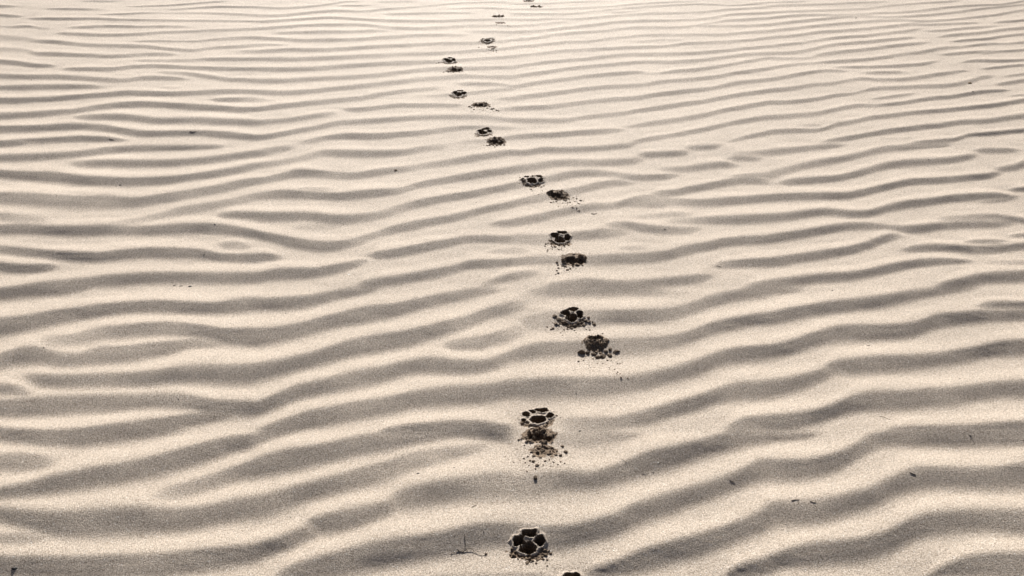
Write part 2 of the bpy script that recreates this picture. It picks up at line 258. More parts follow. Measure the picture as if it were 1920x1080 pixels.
TILES[3, 0] = """0,45,10,.6 200,40,10,.6 450,32,9,.6 700,20,8,.5 920,12,7,.5
0,20,7,.5 320,10,7,.5
0,95,10,.6 200,85,10,.7 400,80,9,.6 600,72,8,.5 750,65,8,.4 950,40,8,.5 1150,25,8,.6 1470,5,8,.6
0,138,11,.7 150,120,11,.7 300,112,11,.7 500,115,10,.5 650,110,9,.4 800,100,9,.5 1000,95,9,.6 1150,80,9,.6 1350,55,9,.7 1550,40,9,.7 1750,35,8,.7 1920,8,8,.8
0,187,12,.7 200,165,12,.7 400,145,12,.7 550,130,11,.7 700,125,9,.4 950,130,10,.6 1100,122,10,.7 1250,110,10,.7 1450,88,10,.7 1650,60,9,.7 1920,35,9,.6
0,235,13,.7 200,215,13,.7 400,190,12,.7 600,175,12,.7 800,158,11,.6 1000,150,11,.6 1150,160,10,.7 1350,152,10,.6 1550,130,10,.7 1700,115,10,.8 1920,75,10,.7
0,285,12,.7 200,270,12,.7 350,245,13,.8 550,232,12,.7 750,215,12,.7 950,195,12,.7 1080,180,12,.6 1200,188,10,.7 1400,178,10,.7 1620,170,8,.5
1680,170,10,.9 1850,160,10,.9 1920,152,10,.9
0,350,12,.7 150,332,13,.8 280,322,10,.5 380,300,12,.6 550,280,12,.8 750,268,12,.8 900,250,12,.7 1050,235,12,.7 1170,210,10,.6
1160,235,10 1300,232,9,.8 1450,215,10,.9 1600,205,10,.8 1740,195,6,.4
0,404,14,.7 150,400,14,.7 300,380,14,.6 430,345,12,.6 550,330,14,.8 750,315,14,.8 950,295,13,.8 1120,280,12,.7
1260,280,10,.7 1400,262,12,.9 1600,248,12,.9 1750,225,12,.9 1920,210,12
0,440,13,.6 300,440,10,.4 400,408,14,.6 550,390,15,.8 750,370,14,.8 950,345,14,.8 1100,330,14,.8 1240,315,10,.5
1350,315,8,.8 1500,302,11 1650,292,11 1800,268,11,.9 1920,258,11,.8
0,516,14,.7 150,490,13,.6 350,475,10,.5 450,465,14,.8 650,455,15,.8 850,435,14,.8 1000,410,14,.7 1150,395,14,.8 1300,360,14,.7 1450,355,10,.5 1550,340,11 1650,330,10,.9 1780,330,9,.6 1920,318,12,.8
0,600,16,.8 150,575,16,.8 300,545,15,.8 430,530,13,.7 620,538,11,.6
460,505,10,.5 650,505,12,.7 850,500,12,.7 1000,492,14,.8 1150,485,14,.8 1300,455,14,.6
1270,415,10,.8 1420,402,12 1600,388,11,.8 1720,375,6,.3
1560,420,7,.6 1680,390,10 1800,385,10,.9 1920,375,10,.7
680,548,10,.6 850,545,13,.8 1040,540,11,.7
0,682,18,.8 200,662,18,.8 350,635,15,.8 500,630,13,.7 580,605,12,.6 700,590,15,.8 850,600,14,.8 1000,598,15,.8 1150,580,16,.8 1300,555,16,.8 1420,540,12,.7 1520,530,8,.8
1430,470,9,.7 1560,455,14 1700,460,13,.9 1850,455,11,.9 1920,450,10,.8
1580,520,9,.8 1750,505,12,.9 1880,490,11,.9 1920,488,10,.8
0,770,18,.8 200,765,18,.8 400,740,16,.7 500,715,16,.8 620,708,13,.7 700,690,10,.4 780,665,15,.8 950,660,16,.8 1150,650,16,.8 1350,645,16,.8 1500,618,17,.8 1600,580,15,.8 1720,570,13,.7
1730,580,8,.7 1850,565,9,.9 1920,555,9,.8
1680,640,10,.8 1800,622,14 1920,605,14
0,882,20,.8 200,868,20,.8 400,850,18,.8 550,810,18,.7 700,790,17,.8 800,795,12,.5 900,785,14,.9 1050,768,16,.9 1200,740,17,.9 1400,725,17,.9 1550,695,16 1700,682,14,.9 1840,678,8,.6
760,745,10,.6 900,730,13,.7 1050,708,12,.6 1150,700,7,.3
1780,720,8,.6 1920,712,10,.7
0,992,20,.8 200,980,20,.8 400,980,15,.7 500,935,18,.8 650,915,18,.8 750,885,17,.9 900,870,18,.9 1100,845,18 1300,830,18 1500,810,18 1700,790,18 1920,755,18,.9
230,940,12,.4 420,940,14,.6
380,1070,18,.7 550,1045,20,.8 700,1020,20,.9 900,985,22,.9 1100,960,22 1300,940,20 1450,915,20 1650,910,20 1800,885,20 1920,870,20
1030,1078,14,.7 1250,1060,18 1420,1050,18,.9 1480,1015,14,.9 1650,1005,18 1800,990,18 1920,980,18"""

U0, U1, V0, V1 = -260, 2180, -90, 1200            # extent of the traced map in photo pixels

def sstep(a, b, x):
    t = np.clip((x - a) / (b - a), 0, 1)
    return t * t * (3 - 2 * t)

def smooth1(a, s):
    n = int(3 * s); k = np.exp(-0.5 * (np.arange(-n, n + 1) / s) ** 2); k /= k.sum()
    return np.convolve(np.pad(a, n, mode='edge'), k, mode='valid')

def lee_map():
    W, Hh = U1 - U0, V1 - V0
    total = np.zeros((Hh, W)); wsum = np.zeros((Hh, W))
    uu = np.arange(U0, U1) + 0.5; vv = np.arange(V0, V1) + 0.5
    for (i, j), text in TILES.items():
        a, b = 480 * i, 270 * j
        wu = np.ones(W); wv = np.ones(Hh)
        if i > 0: wu *= sstep(a - 14, a + 14, uu)
        if i < 3: wu *= 1 - sstep(a + 466, a + 494, uu)
        if j > 0: wv *= sstep(b - 9, b + 9, vv)
        if j < 3: wv *= 1 - sstep(b + 261, b + 279, vv)
        D = np.zeros((Hh, W)); E = np.zeros((Hh, W))
        for line in text.splitlines():
            p = [[float(q) for q in w.split(',')] for w in line.split()]
            x = np.array([a + q[0] / 4 for q in p]); y = np.array([b + q[1] / 4 for q in p])
            t = np.array([q[2] / 4 for q in p]) * (.97, 1.0, 1.05, 1.07)[j]; s = np.array([q[3] if len(q) > 3 else 1.0 for q in p])
            openl, openr = p[0][0] < 1, p[-1][0] > 1919
            lo = x[0] - (300 if openl else 0); hi = x[-1] + (300 if openr else 0)
            sel = np.where((uu >= lo) & (uu <= hi))[0]
            if len(sel) < 4: continue
            us = uu[sel]
            vc = np.interp(us, x, y)
            sl = (y[1] - y[0]) / (x[1] - x[0]); sr = (y[-1] - y[-2]) / (x[-1] - x[-2])
            vc += np.where(us < x[0], sl * (us - x[0]), 0) + np.where(us > x[-1], sr * (us - x[-1]), 0)
            vc = smooth1(vc, 9.0); th = smooth1(np.interp(us, x, t), 9.0); ss = np.interp(us, x, s)
            if not openl: ss = ss * sstep(0, 13, us - x[0]); th = th * (0.45 + 0.55 * sstep(0, 22, us - x[0]))
            if not openr: ss = ss * sstep(0, 13, x[-1] - us); th = th * (0.45 + 0.55 * sstep(0, 22, x[-1] - us))
            ss = smooth1(ss, 5.0)
            q = (vv[:, None] - vc[None, :]) / np.maximum(th, 1.2)[None, :]
            P = sstep(-1.18, -0.6, q) * (0.92 + 0.08 * sstep(-.6, .5, q)) * (1 - sstep(0.45, 1.65, q)) * ss[None, :]
            D[:, sel] = np.maximum(D[:, sel], P)
            E[:, sel] = np.maximum(E[:, sel], np.exp(-((q + 1.75) / 0.5) ** 2) * ss[None, :])   # the windward side steepens just below the crest
        w = wv[:, None] * wu[None, :]
        total += w * (D - 0.26 * E * (1 - np.clip(D * 1.2, 0, 1))); wsum += w
    return total / np.maximum(wsum, 1e-6)

LEE = lee_map()

# height field on a regular world grid, integrated from the slopes
GX0, GX1, GY0, GY1, GS = -7.0, 7.0, -2.6, 13.4, 0.010
gx = np.arange(GX0, GX1, GS); gy = np.arange(GY0, GY1, GS)
X, Y = np.meshgrid(gx, gy)

def band_noise(lx, ly, seed):
    r = np.random.default_rng(seed).standard_normal(X.shape)
    kx = np.fft.fftfreq(len(gx), GS); ky = np.fft.rfftfreq(len(gy), GS)
    F = np.fft.rfft2(r.T).T if False else np.fft.fft2(r)
    ky = np.fft.fftfreq(len(gy), GS)
    filt = np.exp(-0.5 * ((kx[None, :] * lx) ** 2 + (ky[:, None] * ly) ** 2) * 6)
    n = np.real(np.fft.ifft2(F * filt))
    return (n - n.mean()) / n.std()

# beyond the part traced: the same ripples carried on with wandering crests
warp = band_noise(1.1, 0.5, 3) * 0.055 + band_noise(0.35, 0.2, 4) * 0.018
ph = ((Y - 0.10 * X + warp) / 0.165) % 1.0
syn = sstep(0.30, 0.42, ph) * (1 - sstep(0.62, 0.92, ph)) * np.clip(0.8 + 0.25 * band_noise(0.6, 0.25, 5), 0.2, 1.1)
swell = band_noise(.9, .5, 21) * .022
streak = swell + band_noise(0.10, 0.022, 6) * 0.024 + band_noise(0.03, 0.018, 7) * 0.014
STEEP = 0.61
far = sstep(1.5, 6.0, Y)
front = Y > 0.35
kx = 2 * np.pi * np.fft.fftfreq(len(gx), GS)[None, :]; ky = 2 * np.pi * np.fft.fftfreq(len(gy), GS)[:, None]
edge = sstep(GX0, GX0 + 1, X) * (1 - sstep(GX1 - 1, GX1, X)) * sstep(GY0, GY0 + .8, Y) * (1 - sstep(GY1 - 2, GY1, Y))
HF = np.zeros(X.shape)
for it in range(9):          # the ripples' own height shifts where each point is seen, so settle it in a few rounds
    U, V = project(X, Y, HF)
    ui = np.clip(U - U0 - 0.5, 0, U1 - U0 - 2.001); vi = np.clip(V - V0 - 0.5, 0, V1 - V0 - 2.001)
    iu = ui.astype(int); iv = vi.astype(int); fu = ui - iu; fv = vi - iv
    traced = (LEE[iv, iu] * (1 - fu) + LEE[iv, iu + 1] * fu) * (1 - fv) + (LEE[iv + 1, iu] * (1 - fu) + LEE[iv + 1, iu + 1] * fu) * fv
    inside = sstep(-160, -20, U) * (1 - sstep(1940, 2080, U)) * sstep(-40, -6, V) * (1 - sstep(1085, 1160, V)) * front
    lee = traced * inside + syn * (1 - inside)
    mid = np.exp(-((U - 1000) / 560.0) ** 2) * (1 - sstep(430, 900, V))       # relief lowered along the middle to imitate the softer light contrast there
    g = (STEEP * (1 - 0.32 * far) * (1 - 0.22 * mid)) * lee + streak
    new = edge * np.real(np.fft.ifft2(-1j * ky * np.fft.fft2(g) / (ky ** 2 + 0.14 * kx ** 2 + (2 * np.pi / 1.1) ** 2)))
    print('settle', it, float(np.abs(new - HF)[front].mean()))
    HF = 0.5 * HF + 0.5 * new

def cubic_w(f):
    return [((-f + 2) * f - 1) * f / 2, ((3 * f - 5) * f * f + 2) / 2, ((-3 * f + 4) * f + 1) * f / 2, (f - 1) * f * f / 2]

def sample_tensor(xs, ys):
    def idx(a, a0, n):
        q = (a - a0) / GS; i = np.clip(np.floor(q).astype(int), 1, n - 3); f = np.clip(q - i, 0, 1)
        return i, f
    i, f = idx(ys, GY0, len(gy)); w = cubic_w(f)
    A = sum(w[k][:, None] * HF[i - 1 + k, :] for k in range(4))
    i, f = idx(xs, GX0, len(gx)); w = cubic_w(f)
    B = sum(w[k][None, :] * A[:, i - 1 + k] for k in range(4))
    B[:, (xs < GX0 + .02) | (xs > GX1 - .03)] = 0; B[(ys < GY0 + .02) | (ys > GY1 - .03), :] = 0
    return B

def h_at(x, y):
    return float(sample_tensor(np.array([x]), np.array([y]))[0, 0])

def ground_point(u, v):
    z = 0.0
    for _ in range(6):
        x, y = unproject(u, v, z); z = h_at(x, y)
    return x, y, z

# ------------------------------------------------------------------ materials
def mat_sand(name, cols, rough, bump, scale, spec=0.5, glint=True):
    m = bpy.data.materials.new(name); m.use_nodes = True
    nt = m.node_tree; N = nt.nodes; L = nt.links
    b = N["Principled BSDF"]; b.inputs["Roughness"].default_value = rough
    b.inputs["Specular IOR Level"].default_value = spec
    tc = N.new("ShaderNodeTexCoord")
    vor = N.new("ShaderNodeTexVoronoi"); vor.inputs["Scale"].default_value = scale
    L.new(tc.outputs["Object"], vor.inputs["Vector"])
    sep = N.new("ShaderNodeSeparateColor"); L.new(vor.outputs["Color"], sep.inputs[0])
    ramp = N.new("ShaderNodeValToRGB"); e = ramp.color_ramp.elements
    e[0].position = 0.0; e[0].color = (*cols[0], 1); e[1].position = 1.0; e[1].color = (*cols[-1], 1)
    for k, c in enumerate(cols[1:-1]):
        n = ramp.color_ramp.elements.new((k + 1) / (len(cols) - 1)); n.color = (*c, 1)
    L.new(sep.outputs[0], ramp.inputs[0])
    # slow drift of colour over the ground, ripple-sized and larger
    n1 = N.new("ShaderNodeTexNoise"); n1.inputs["Scale"].default_value = 3.0; n1.inputs["Detail"].default_value = 4
    L.new(tc.outputs["Object"], n1.inputs["Vector"])
    mr = N.new("ShaderNodeMapRange"); mr.inputs[1].default_value = .3; mr.inputs[2].default_value = .7
    mr.inputs[3].default_value = .93; mr.inputs[4].default_value = 1.06; L.new(n1.outputs[0], mr.inputs[0])
    mul = N.new("ShaderNodeMix"); mul.data_type = 'RGBA'; mul.blend_type = 'MULTIPLY'; mul.inputs[0].default_value = 1
    L.new(ramp.outputs[0], mul.inputs[6]); L.new(mr.outputs[0], mul.inputs[7])
    out = mul.outputs[2]
    n2 = N.new("ShaderNodeTexNoise"); n2.inputs["Scale"].default_value = scale * .33; n2.inputs["Detail"].default_value = 2
    L.new(tc.outputs["Object"], n2.inputs["Vector"])
    mr2 = N.new("ShaderNodeMapRange"); mr2.inputs[1].default_value = .3; mr2.inputs[2].default_value = .7
    mr2.inputs[3].default_value = .84; mr2.inputs[4].default_value = 1.13; L.new(n2.outputs[0], mr2.inputs[0])
    mul2 = N.new("ShaderNodeMix"); mul2.data_type = 'RGBA'; mul2.blend_type = 'MULTIPLY'; mul2.inputs[0].default_value = 1
    L.new(out, mul2.inputs[6]); L.new(mr2.outputs[0], mul2.inputs[7]); out = mul2.outputs[2]
    if glint:   # rare pale quartz grains, whitened as painted glints, and rare dark mineral grains
        gt = N.new("ShaderNodeMath"); gt.operation = 'GREATER_THAN'; gt.inputs[1].default_value = 0.993
        L.new(sep.outputs[1], gt.inputs[0])
        mx = N.new("ShaderNodeMix"); mx.data_type = 'RGBA'; L.new(gt.outputs[0], mx.inputs[0])
        L.new(out, mx.inputs[6]); mx.inputs[7].default_value = (.92, .9, .86, 1)
        dk = N.new("ShaderNodeMath"); dk.operation = 'GREATER_THAN'; dk.inputs[1].default_value = 0.975
        L.new(sep.outputs[2], dk.inputs[0])
        mx2 = N.new("ShaderNodeMix"); mx2.data_type = 'RGBA'; L.new(dk.outputs[0], mx2.inputs[0])
        L.new(mx.outputs[2], mx2.inputs[6]); mx2.inputs[7].default_value = (.12, .10, .085, 1)
        out = mx2.outputs[2]
        rg = N.new("ShaderNodeMix"); L.new(gt.outputs[0], rg.inputs[0])
        rg.inputs[2].default_value = rough; rg.inputs[3].default_value = 0.35; L.new(rg.outputs[0], b.inputs["Roughness"])
    L.new(out, b.inputs["Base Color"])
    # grains: relief at two sizes
    na = N.new("ShaderNodeTexNoise"); na.inputs["Scale"].default_value = scale * 0.8
    na.inputs["Detail"].default_value = 3; na.inputs["Roughness"].default_value = .65
    L.new(tc.outputs["Object"], na.inputs["Vector"])
    bp = N.new("ShaderNodeBump"); bp.inputs["Strength"].default_value = 1.0; bp.inputs["Distance"].default_value = bump
    L.new(na.outputs[0], bp.inputs["Height"])
    bp2 = N.new("ShaderNodeBump"); bp2.inputs["Strength"].default_value = 1.0; bp2.inputs["Distance"].default_value = bump * .3
    L.new(n2.outputs[0], bp2.inputs["Height"]); L.new(bp.outputs[0], bp2.inputs["Normal"]); L.new(bp2.outputs[0], b.inputs["Normal"])
    return m

M_SAND = mat_sand("dry_sand", [(.29, .23, .172), (.53, .450, .364), (.70, .613, .52)], .74, .0031, 640, .28)
M_DAMP_SHADE = mat_sand("damp_shaded_sand", [(.07, .047, .03), (.12, .083, .053), (.19, .135, .09)], .75, .003, 500, .3, False)  # damp sand, its colour darkened further to paint in the hollows' shade
M_CRUST = mat_sand("crumbled_sand", [(.09, .06, .04), (.20, .14, .09), (.38, .285, .195)], .75, .003, 450, .3, False)

def mat_simple(name, c1, c2, scale, rough):
    m = bpy.data.materials.new(name); m.use_nodes = True; N = m.node_tree.nodes; L = m.node_tree.links
    b = N["Principled BSDF"]; b.inputs["Roughness"].default_value = rough
    tc = N.new("ShaderNodeTexCoord"); n = N.new("ShaderNodeTexNoise"); n.inputs["Scale"].default_value = scale
    n.inputs["Detail"].default_value = 4
    L.new(tc.outputs["Object"], n.inputs["Vector"])
    r = N.new("ShaderNodeValToRGB"); r.color_ramp.elements[0].color = (*c1, 1); r.color_ramp.elements[1].color = (*c2, 1)
    r.color_ramp.elements[0].position = .3; r.color_ramp.elements[1].position = .7
    L.new(n.outputs[0], r.inputs[0]); L.new(r.outputs[0], b.inputs["Base Color"])
    bp = N.new("ShaderNodeBump"); bp.inputs["Distance"].default_value = .0006; L.new(n.outputs[0], bp.inputs["Height"])
    L.new(bp.outputs[0], b.inputs["Normal"])
    return m

M_TWIG = mat_simple("dead_twig", (.03, .02, .015), (.09, .065, .045), 400, .8)
M_STONE = mat_simple("dark_stone", (.02, .019, .018), (.07, .06, .05), 300, .6)
M_SHELL = mat_simple("pale_shell", (.70, .66, .60), (.88, .86, .82), 300, .4)
M_STRAW = mat_simple("dry_straw", (.10, .075, .05), (.22, .17, .11), 300, .7)
M_OCHRE = mat_simple("ochre_crumb", (.20, .12, .05), (.38, .25, .12), 300, .8)

def tag(o, label=None, cat=None, group=None, kind=None):
    if label and len(label.split()) > 16: print('LONG', label)
    if label: o['label'] = label
    if cat: o['category'] = cat
    if group: o['group'] = group
    if kind: o['kind'] = kind
    return o

# ------------------------------------------------------------------ paw prints: where, what kind, how they are described
def zc_at(v): return F_PX * CAM_H / ct / (v - V_HOR)
S = 1.06
# u, v of the palm centre, kind, rotation (deg), length stretch, description
PRINTS = [
 (1071, 1113, 'clear', 4, 1.0, "paw print cut off by the bottom edge of the photo, only its front rim showing"),
 (989, 1029, 'clear', 0, .78, "crisp paw print with thin pale ridges between pads, closest whole print to the viewer"),
 (1008, 788, 'clear2', 2, 1.05, "paw print with a wide dark palm hollow, directly above a strip of scattered clods"),
 (1010, 818, 'rubble', 0, 1.0, "collapsed print of dark broken lumps trodden against the print with the wide palm hollow"),
 (1020, 846, 'scatter', 0, 1.0, "shallow scuffed print peppered with small clods, second track below the wide palm hollow"),
 (1071, 597, 'clear', -4, .95, "crisp paw print ringed by dark clods, just up and left of the mound shaped print"),
 (1115, 637, 'mound', 3, 1.05, "paw print like a small raised cup with a row of big round clods in front"),
 (1049, 451, 'clear', -8, 1.0, "oval paw print in mid photo, edged with thin pale ridges, above a crumbled one"),
 (1075, 486, 'rubble', 6, 1.2, "crumbled paw print with a trail of clods falling to its lower left"),
 (997, 339, 'clear2', -20, 1.2, "slanting paw print, up and left of the print that throws clods to the right"),
 (1046, 366, 'rubble', -10, 1.2, "crumbled paw print throwing a spray of clods towards the lower right"),
 (906, 250, 'clear', -6, 1.2, "small crisp paw print sitting right above a round crumbled print"),
 (930, 266, 'rubble', 0, 1.35, "round crumbled paw print below a small crisp one"),
 (859, 178, 'clear', -4, 1.2, "crisp dark paw print in the trail's left bend, above the crumbled ochre one"),
 (901, 197, 'rubble', -6, 1.35, "crumbled ochre paw print with clods running off right, in the trail's left bend"),
 (842, 116, 'clear', 3, 1.2, "leftmost paw print of the trail, flat and dark"),
 (853, 131, 'rubble', 8, 1.3, "brownish crumbled paw print right under the leftmost print"),
 (914, 76, 'clear2', -4, 1.4, "far paw print with dark toes over a thin curved lip of sand"),
 (922, 88, 'scatter', -10, 1.3, "faint far paw print of small clods under a curved lip of sand"),
 (934, 31, 'rubble', 0, 1.2, "two small dark dents of a far paw print above a bent sliver"),
 (937, 43, 'scatter', 0, 1.3, "faint far paw print shaped like a bent sliver with a dotted tail"),
 (991, 1, 'clear', -5, 1.4, "farthest paw print, cut by the top edge of the photo"),
 (1006, 13, 'rubble', 0, 1.0, "tiny forked far paw print just below the one at the top edge"),
]

def vnoise(x, y, seed, sc):
    r = np.random.default_rng(seed); t = 0
    for k in range(5):
        a = r.uniform(0, 2 * np.pi); f = r.uniform(.7, 1.6) * 2 * np.pi / sc; p = r.uniform(0, 6.28)
        t = t + np.sin((np.cos(a) * x + np.sin(a) * y) * f + p)
    return t / 2.2

def chunks(x, y, seed, cell, ext):
    """crumbled crust: domed lumps with gaps between; returns height 0..1 and an id noise"""
    r = np.random.default_rng(seed)
    n = int((2 * ext / cell) ** 2)
    px = r.uniform(-ext, ext, n); py = r.uniform(-ext, ext, n); hh = r.uniform(0.1, 1.0, n) ** 1.5
    f1 = np.full(x.shape, 1e9); f2 = np.full(x.shape, 1e9); hid = np.zeros(x.shape)
    for a, b, c in zip(px, py, hh):
        d = np.hypot(x - a, y - b); n1 = d < f1
        f2 = np.where(n1, f1, np.minimum(f2, d)); hid = np.where(n1, c, hid); f1 = np.where(n1, d, f1)
    dome = np.clip((f2 - f1) / (0.40 * cell), 0, 1)            # plates of crust with narrow cracks, tops tilted and rough
    top = np.clip(hid + .22 * vnoise(x, y, seed + 7, cell * 1.3) + .08 * vnoise(x, y, seed + 8, 3.0), 0, 1.2)
    return dome ** .7 * top, hid

# hollows: name, cx, cy, rx, ry, depth in mm (x right, y the way the animal walked)
CLEAR = [('palm_hollow', 0, 0, 19, 17, 19), ('toe_hollow', -18.5, 21, 12.5, 14, 15), ('toe_hollow', 25, 18, 11, 15, 15),
         ('toe_hollow', 4, 41, 17, 10, 15)]
CLEAR2 = [('palm_hollow', 0, 0, 21, 15.5, 19), ('toe_hollow', -29, 21, 10, 9, 13), ('toe_hollow', 32, 14, 9.5, 11, 13),
          ('toe_hollow', -9, 30, 8, 6.5, 11), ('toe_hollow', 13, 36, 17, 8, 13), ('toe_hollow', -36, -2, 7, 7, 9)]

def print_field(k, kind, x, y):
    """x, y in mm in the print's own frame -> dz (mm), part id (-1 ground, 0 rim, 1 crust, 2.. hollows), part names"""
    dz = np.zeros(x.shape); part = np.full(x.shape, -1)
    names = ['rim', 'broken_crust']
    wob = vnoise(x, y, 100 + k, 22)
    x0, y0 = x, y
    x = x0 + 1.4 * vnoise(x0, y0, 400 + k, 26) + .7 * vnoise(x0, y0, 430 + k, 8)
    y = y0 + 1.4 * vnoise(x0, y0, 460 + k, 26) + .7 * vnoise(x0, y0, 490 + k, 8)
    if kind in ('clear', 'clear2'):
        hol = CLEAR if kind == 'clear' else CLEAR2
        r = np.random.default_rng(50 + k)
        dep = np.zeros(x.shape); which = np.full(x.shape, -1); near = np.full(x.shape, 1e9); near2 = np.full(x.shape, 1e9)
        for i, (nm, cx, cy, rx, ry, dp) in enumerate(hol):
            cx += r.uniform(-1, 1); cy += r.uniform(-1, 1); rx *= r.uniform(.95, 1.06); ry *= r.uniform(.95, 1.06); rt = r.uniform(-.3, .3) * (i > 0); dp *= 1.3
            qx, qy = x - cx, y - cy
            qx, qy = qx * math.cos(rt) - qy * math.sin(rt), qx * math.sin(rt) + qy * math.cos(rt)
            if i == 0:
                qy = qy + 3.5 * np.exp(-(qx / 5.0) ** 2) * (qy < 0)          # notch in the heel edge
                rx_ = rx * (1 - 0.012 * np.clip(qy, 0, 30))
            else: rx_ = rx
            d = ((np.abs(qx) / rx_) ** 2.3 + (np.abs(qy) / ry) ** 2.3) ** (1 / 2.3)
            sd = (d - 1) * min(rx, ry) + wob * 1.1
            pit = dp * (1 - sstep(-3.6, 0.4, sd)) * (0.9 + 0.1 * vnoise(x, y, 200 + k + i, 12))
            upd = pit > dep; dep = np.where(upd, pit, dep)
            inn = sd < 0.3; which = np.where(inn & upd, i, which)
            near2 = np.where(sd < near, near, np.minimum(near2, sd)); near = np.minimum(near, sd); names.append(nm)
        keep = sstep(0.4, 3.4, near2 - near + .6 * vnoise(x0, y0, 520 + k, 9))     # a ridge of crust stays between pads
        dep = dep * keep; which = np.where(keep < .35, -1, which)
        lip = 3.6 * np.exp(-((near - 1.5) / 3.5) ** 2)
        dz = -dep + lip * (near > -1)
        # broken crust pushed up around the heel side
        ang = np.arctan2(y + 2, x)
        ring = np.hypot(x / 1.12, (y + 2))
        sec = sstep(0.05, -0.35, np.sin(ang)) if False else 1 - sstep(-0.35, 0.12, np.sin(ang))
        m = sec * sstep(21, 25, ring) * (1 - sstep(33, 41, ring + 5 * wob)) * (near > 1.5)
        c, hid = chunks(x, y, 300 + k, 6.5, 70)
        dz = dz + m * (c * 6.5 - 2.5)
        part = np.where(near < 4.5, 0, part); part = np.where((m > .25) & (which < 0), 1, part)
        part = np.where(which >= 0, which + 2, part)
    elif kind == 'rubble':
        x, y = x / 1.22, y / 1.15
        d = np.hypot(x / 36, y / 27) + wob * .07
        m = 1 - sstep(.8, 1.08, d)
        c, hid = chunks(x, y, 300 + k, 11, 70)
        pit = np.hypot((x + 6) / 17, (y + 2) / 13) + wob * .08
        pm = 1 - sstep(.7, 1.05, pit)
        pit2 = np.hypot((x - 17) / 10, (y + 9) / 9) + wob * .08; pm2 = 1 - sstep(.7, 1.05, pit2)
        dz = m * (c * 11 - 4) * (1 - np.maximum(pm, pm2)) - pm * 13 - pm2 * 11 + m * 2.0
        part = np.where(d < 1.0, 1, part); part = np.where(pm > .4, 2, part); part = np.where(pm2 > .4, 3, part)
        names += ['palm_hollow', 'toe_hollow']
    elif kind == 'mound':
        d = np.hypot(x / 36, (y + 9) / 34) + wob * .06
        m = 1 - sstep(.72, 1.05, d)
        c, hid = chunks(x, y, 300 + k, 8, 70)
        pan = np.hypot(x / 19, (y - 6) / 12) + wob * .1
        pm = 1 - sstep(.7, 1.1, pan)
        dz = m * np.clip(6 - 0.02 * y + .28 * np.minimum(y + 4, 0), -1, 9) + m * (c * 8 - 3) - pm * (9 - 5 * c)
        part = np.where(d < 1.0, 1, part); part = np.where(pm > .5, 2, part)
        names += ['palm_hollow']
    else:  # scatter
        d = np.hypot(x / 34, y / 24) + wob * .14
        m = 1 - sstep(.55, 1.0, d)
        c, hid = chunks(x, y, 300 + k, 9, 70)
        keep = (hid > .25)
        dz = m * (c * 7 * keep - 2.5)
        part = np.where(d < .93, 1, part)
    return dz, part, names

PW = []
for k, (u, v, kind, rot, sy, lab) in enumerate(PRINTS):
    x, y, z = ground_point(u, v)
    PW.append((x, y, z, kind, math.radians(rot), sy))

# ------------------------------------------------------------------ ground sheet: one grid, finer across the trail
def line(a, b, step):
    n = max(1, int(round((b - a) / step))); return list(np.linspace(a, b, n, endpoint=False))
def grow(a, b, s0, f=1.35):
    out = [a]; s = s0
    while abs(out[-1] - a) < abs(b - a): out.append(out[-1] + math.copysign(s, b - a)); s *= f
    return out[1:]

fx0 = min(p[0] for p in PW) - .085; fx1 = max(p[0] for p in PW) + .085
xs = sorted(grow(-6.5, -1500, .05) + line(-6.5, -4.0, .022) + line(-4.0, fx0, .0105) + line(fx0, fx1, .0017) + line(fx1, 4.0, .0105) + line(4.0, 6.5, .022) + [6.5] + grow(6.5, 1500, .05))
iv_ = []
for (x, y, z, kind, rot, sy) in PW: iv_.append((y - .068 * S * max(1, sy * .93), y + .078 * S * max(1, sy * .93)))
iv_.sort(); merged = [list(iv_[0])]
for a, b in iv_[1:]:
    if a <= merged[-1][1]: merged[-1][1] = max(b, merged[-1][1])
    else: merged.append([a, b])
ys = sorted(grow(-2.0, -1500, .05)) + line(-2.0, .95, .02); cur = .95
for a, b in merged:
    if a > cur: ys += line(cur, a, .0085 if a < 3.5 else .012); cur = a
    ys += line(cur, b, .0017 + .00055 * max(0, (cur - 1.5))); cur = b
ys += line(cur, 7.2, .013) + line(7.2, 13.0, .03) + [13.0] + grow(13.0, 4000, .06)
xs = np.array(xs); ys = np.array(sorted(ys))
Z = sample_tensor(xs, ys)
nx, ny = len(xs), len(ys)
owner = np.full((ny, nx), -1); pid = np.full((ny, nx), -1); best = np.zeros((ny, nx))
NAMES = {}
for k, (cx, cy, cz, kind, rot, sy) in enumerate(PW):
    R = .085
    i0, i1 = np.searchsorted(xs, [cx - R, cx + R]); j0, j1 = np.searchsorted(ys, [cy - R * 1.25, cy + R * 1.25])
    lx, ly = np.meshgrid(xs[i0:i1] - cx, ys[j0:j1] - cy)
    c_, s_ = math.cos(-rot), math.sin(-rot)
    px = (lx * c_ - ly * s_) * 1000 / S; py = (lx * s_ + ly * c_) * 1000 / S / sy
    dz, part, names = print_field(k, kind, px, py)
    fade = 1 - sstep(66, 76, np.hypot(px, py * .9)); dz = dz * fade; part = np.where(fade > .5, part, -1)
    NAMES[k] = names
    sub = (slice(j0, j1), slice(i0, i1))
    ab = np.abs(dz) + .3 * (part >= 2)
    win = (part >= 0) & ((owner[sub] < 0) | (ab > best[sub]))
    Z[sub] += np.where(owner[sub] < 0, dz, np.where(win, dz, 0)) / 1000.0 * (S if True else 1)
    owner[sub] = np.where(win, k, owner[sub]); pid[sub] = np.where(win, part, pid[sub]); best[sub] = np.where(win, ab, best[sub])

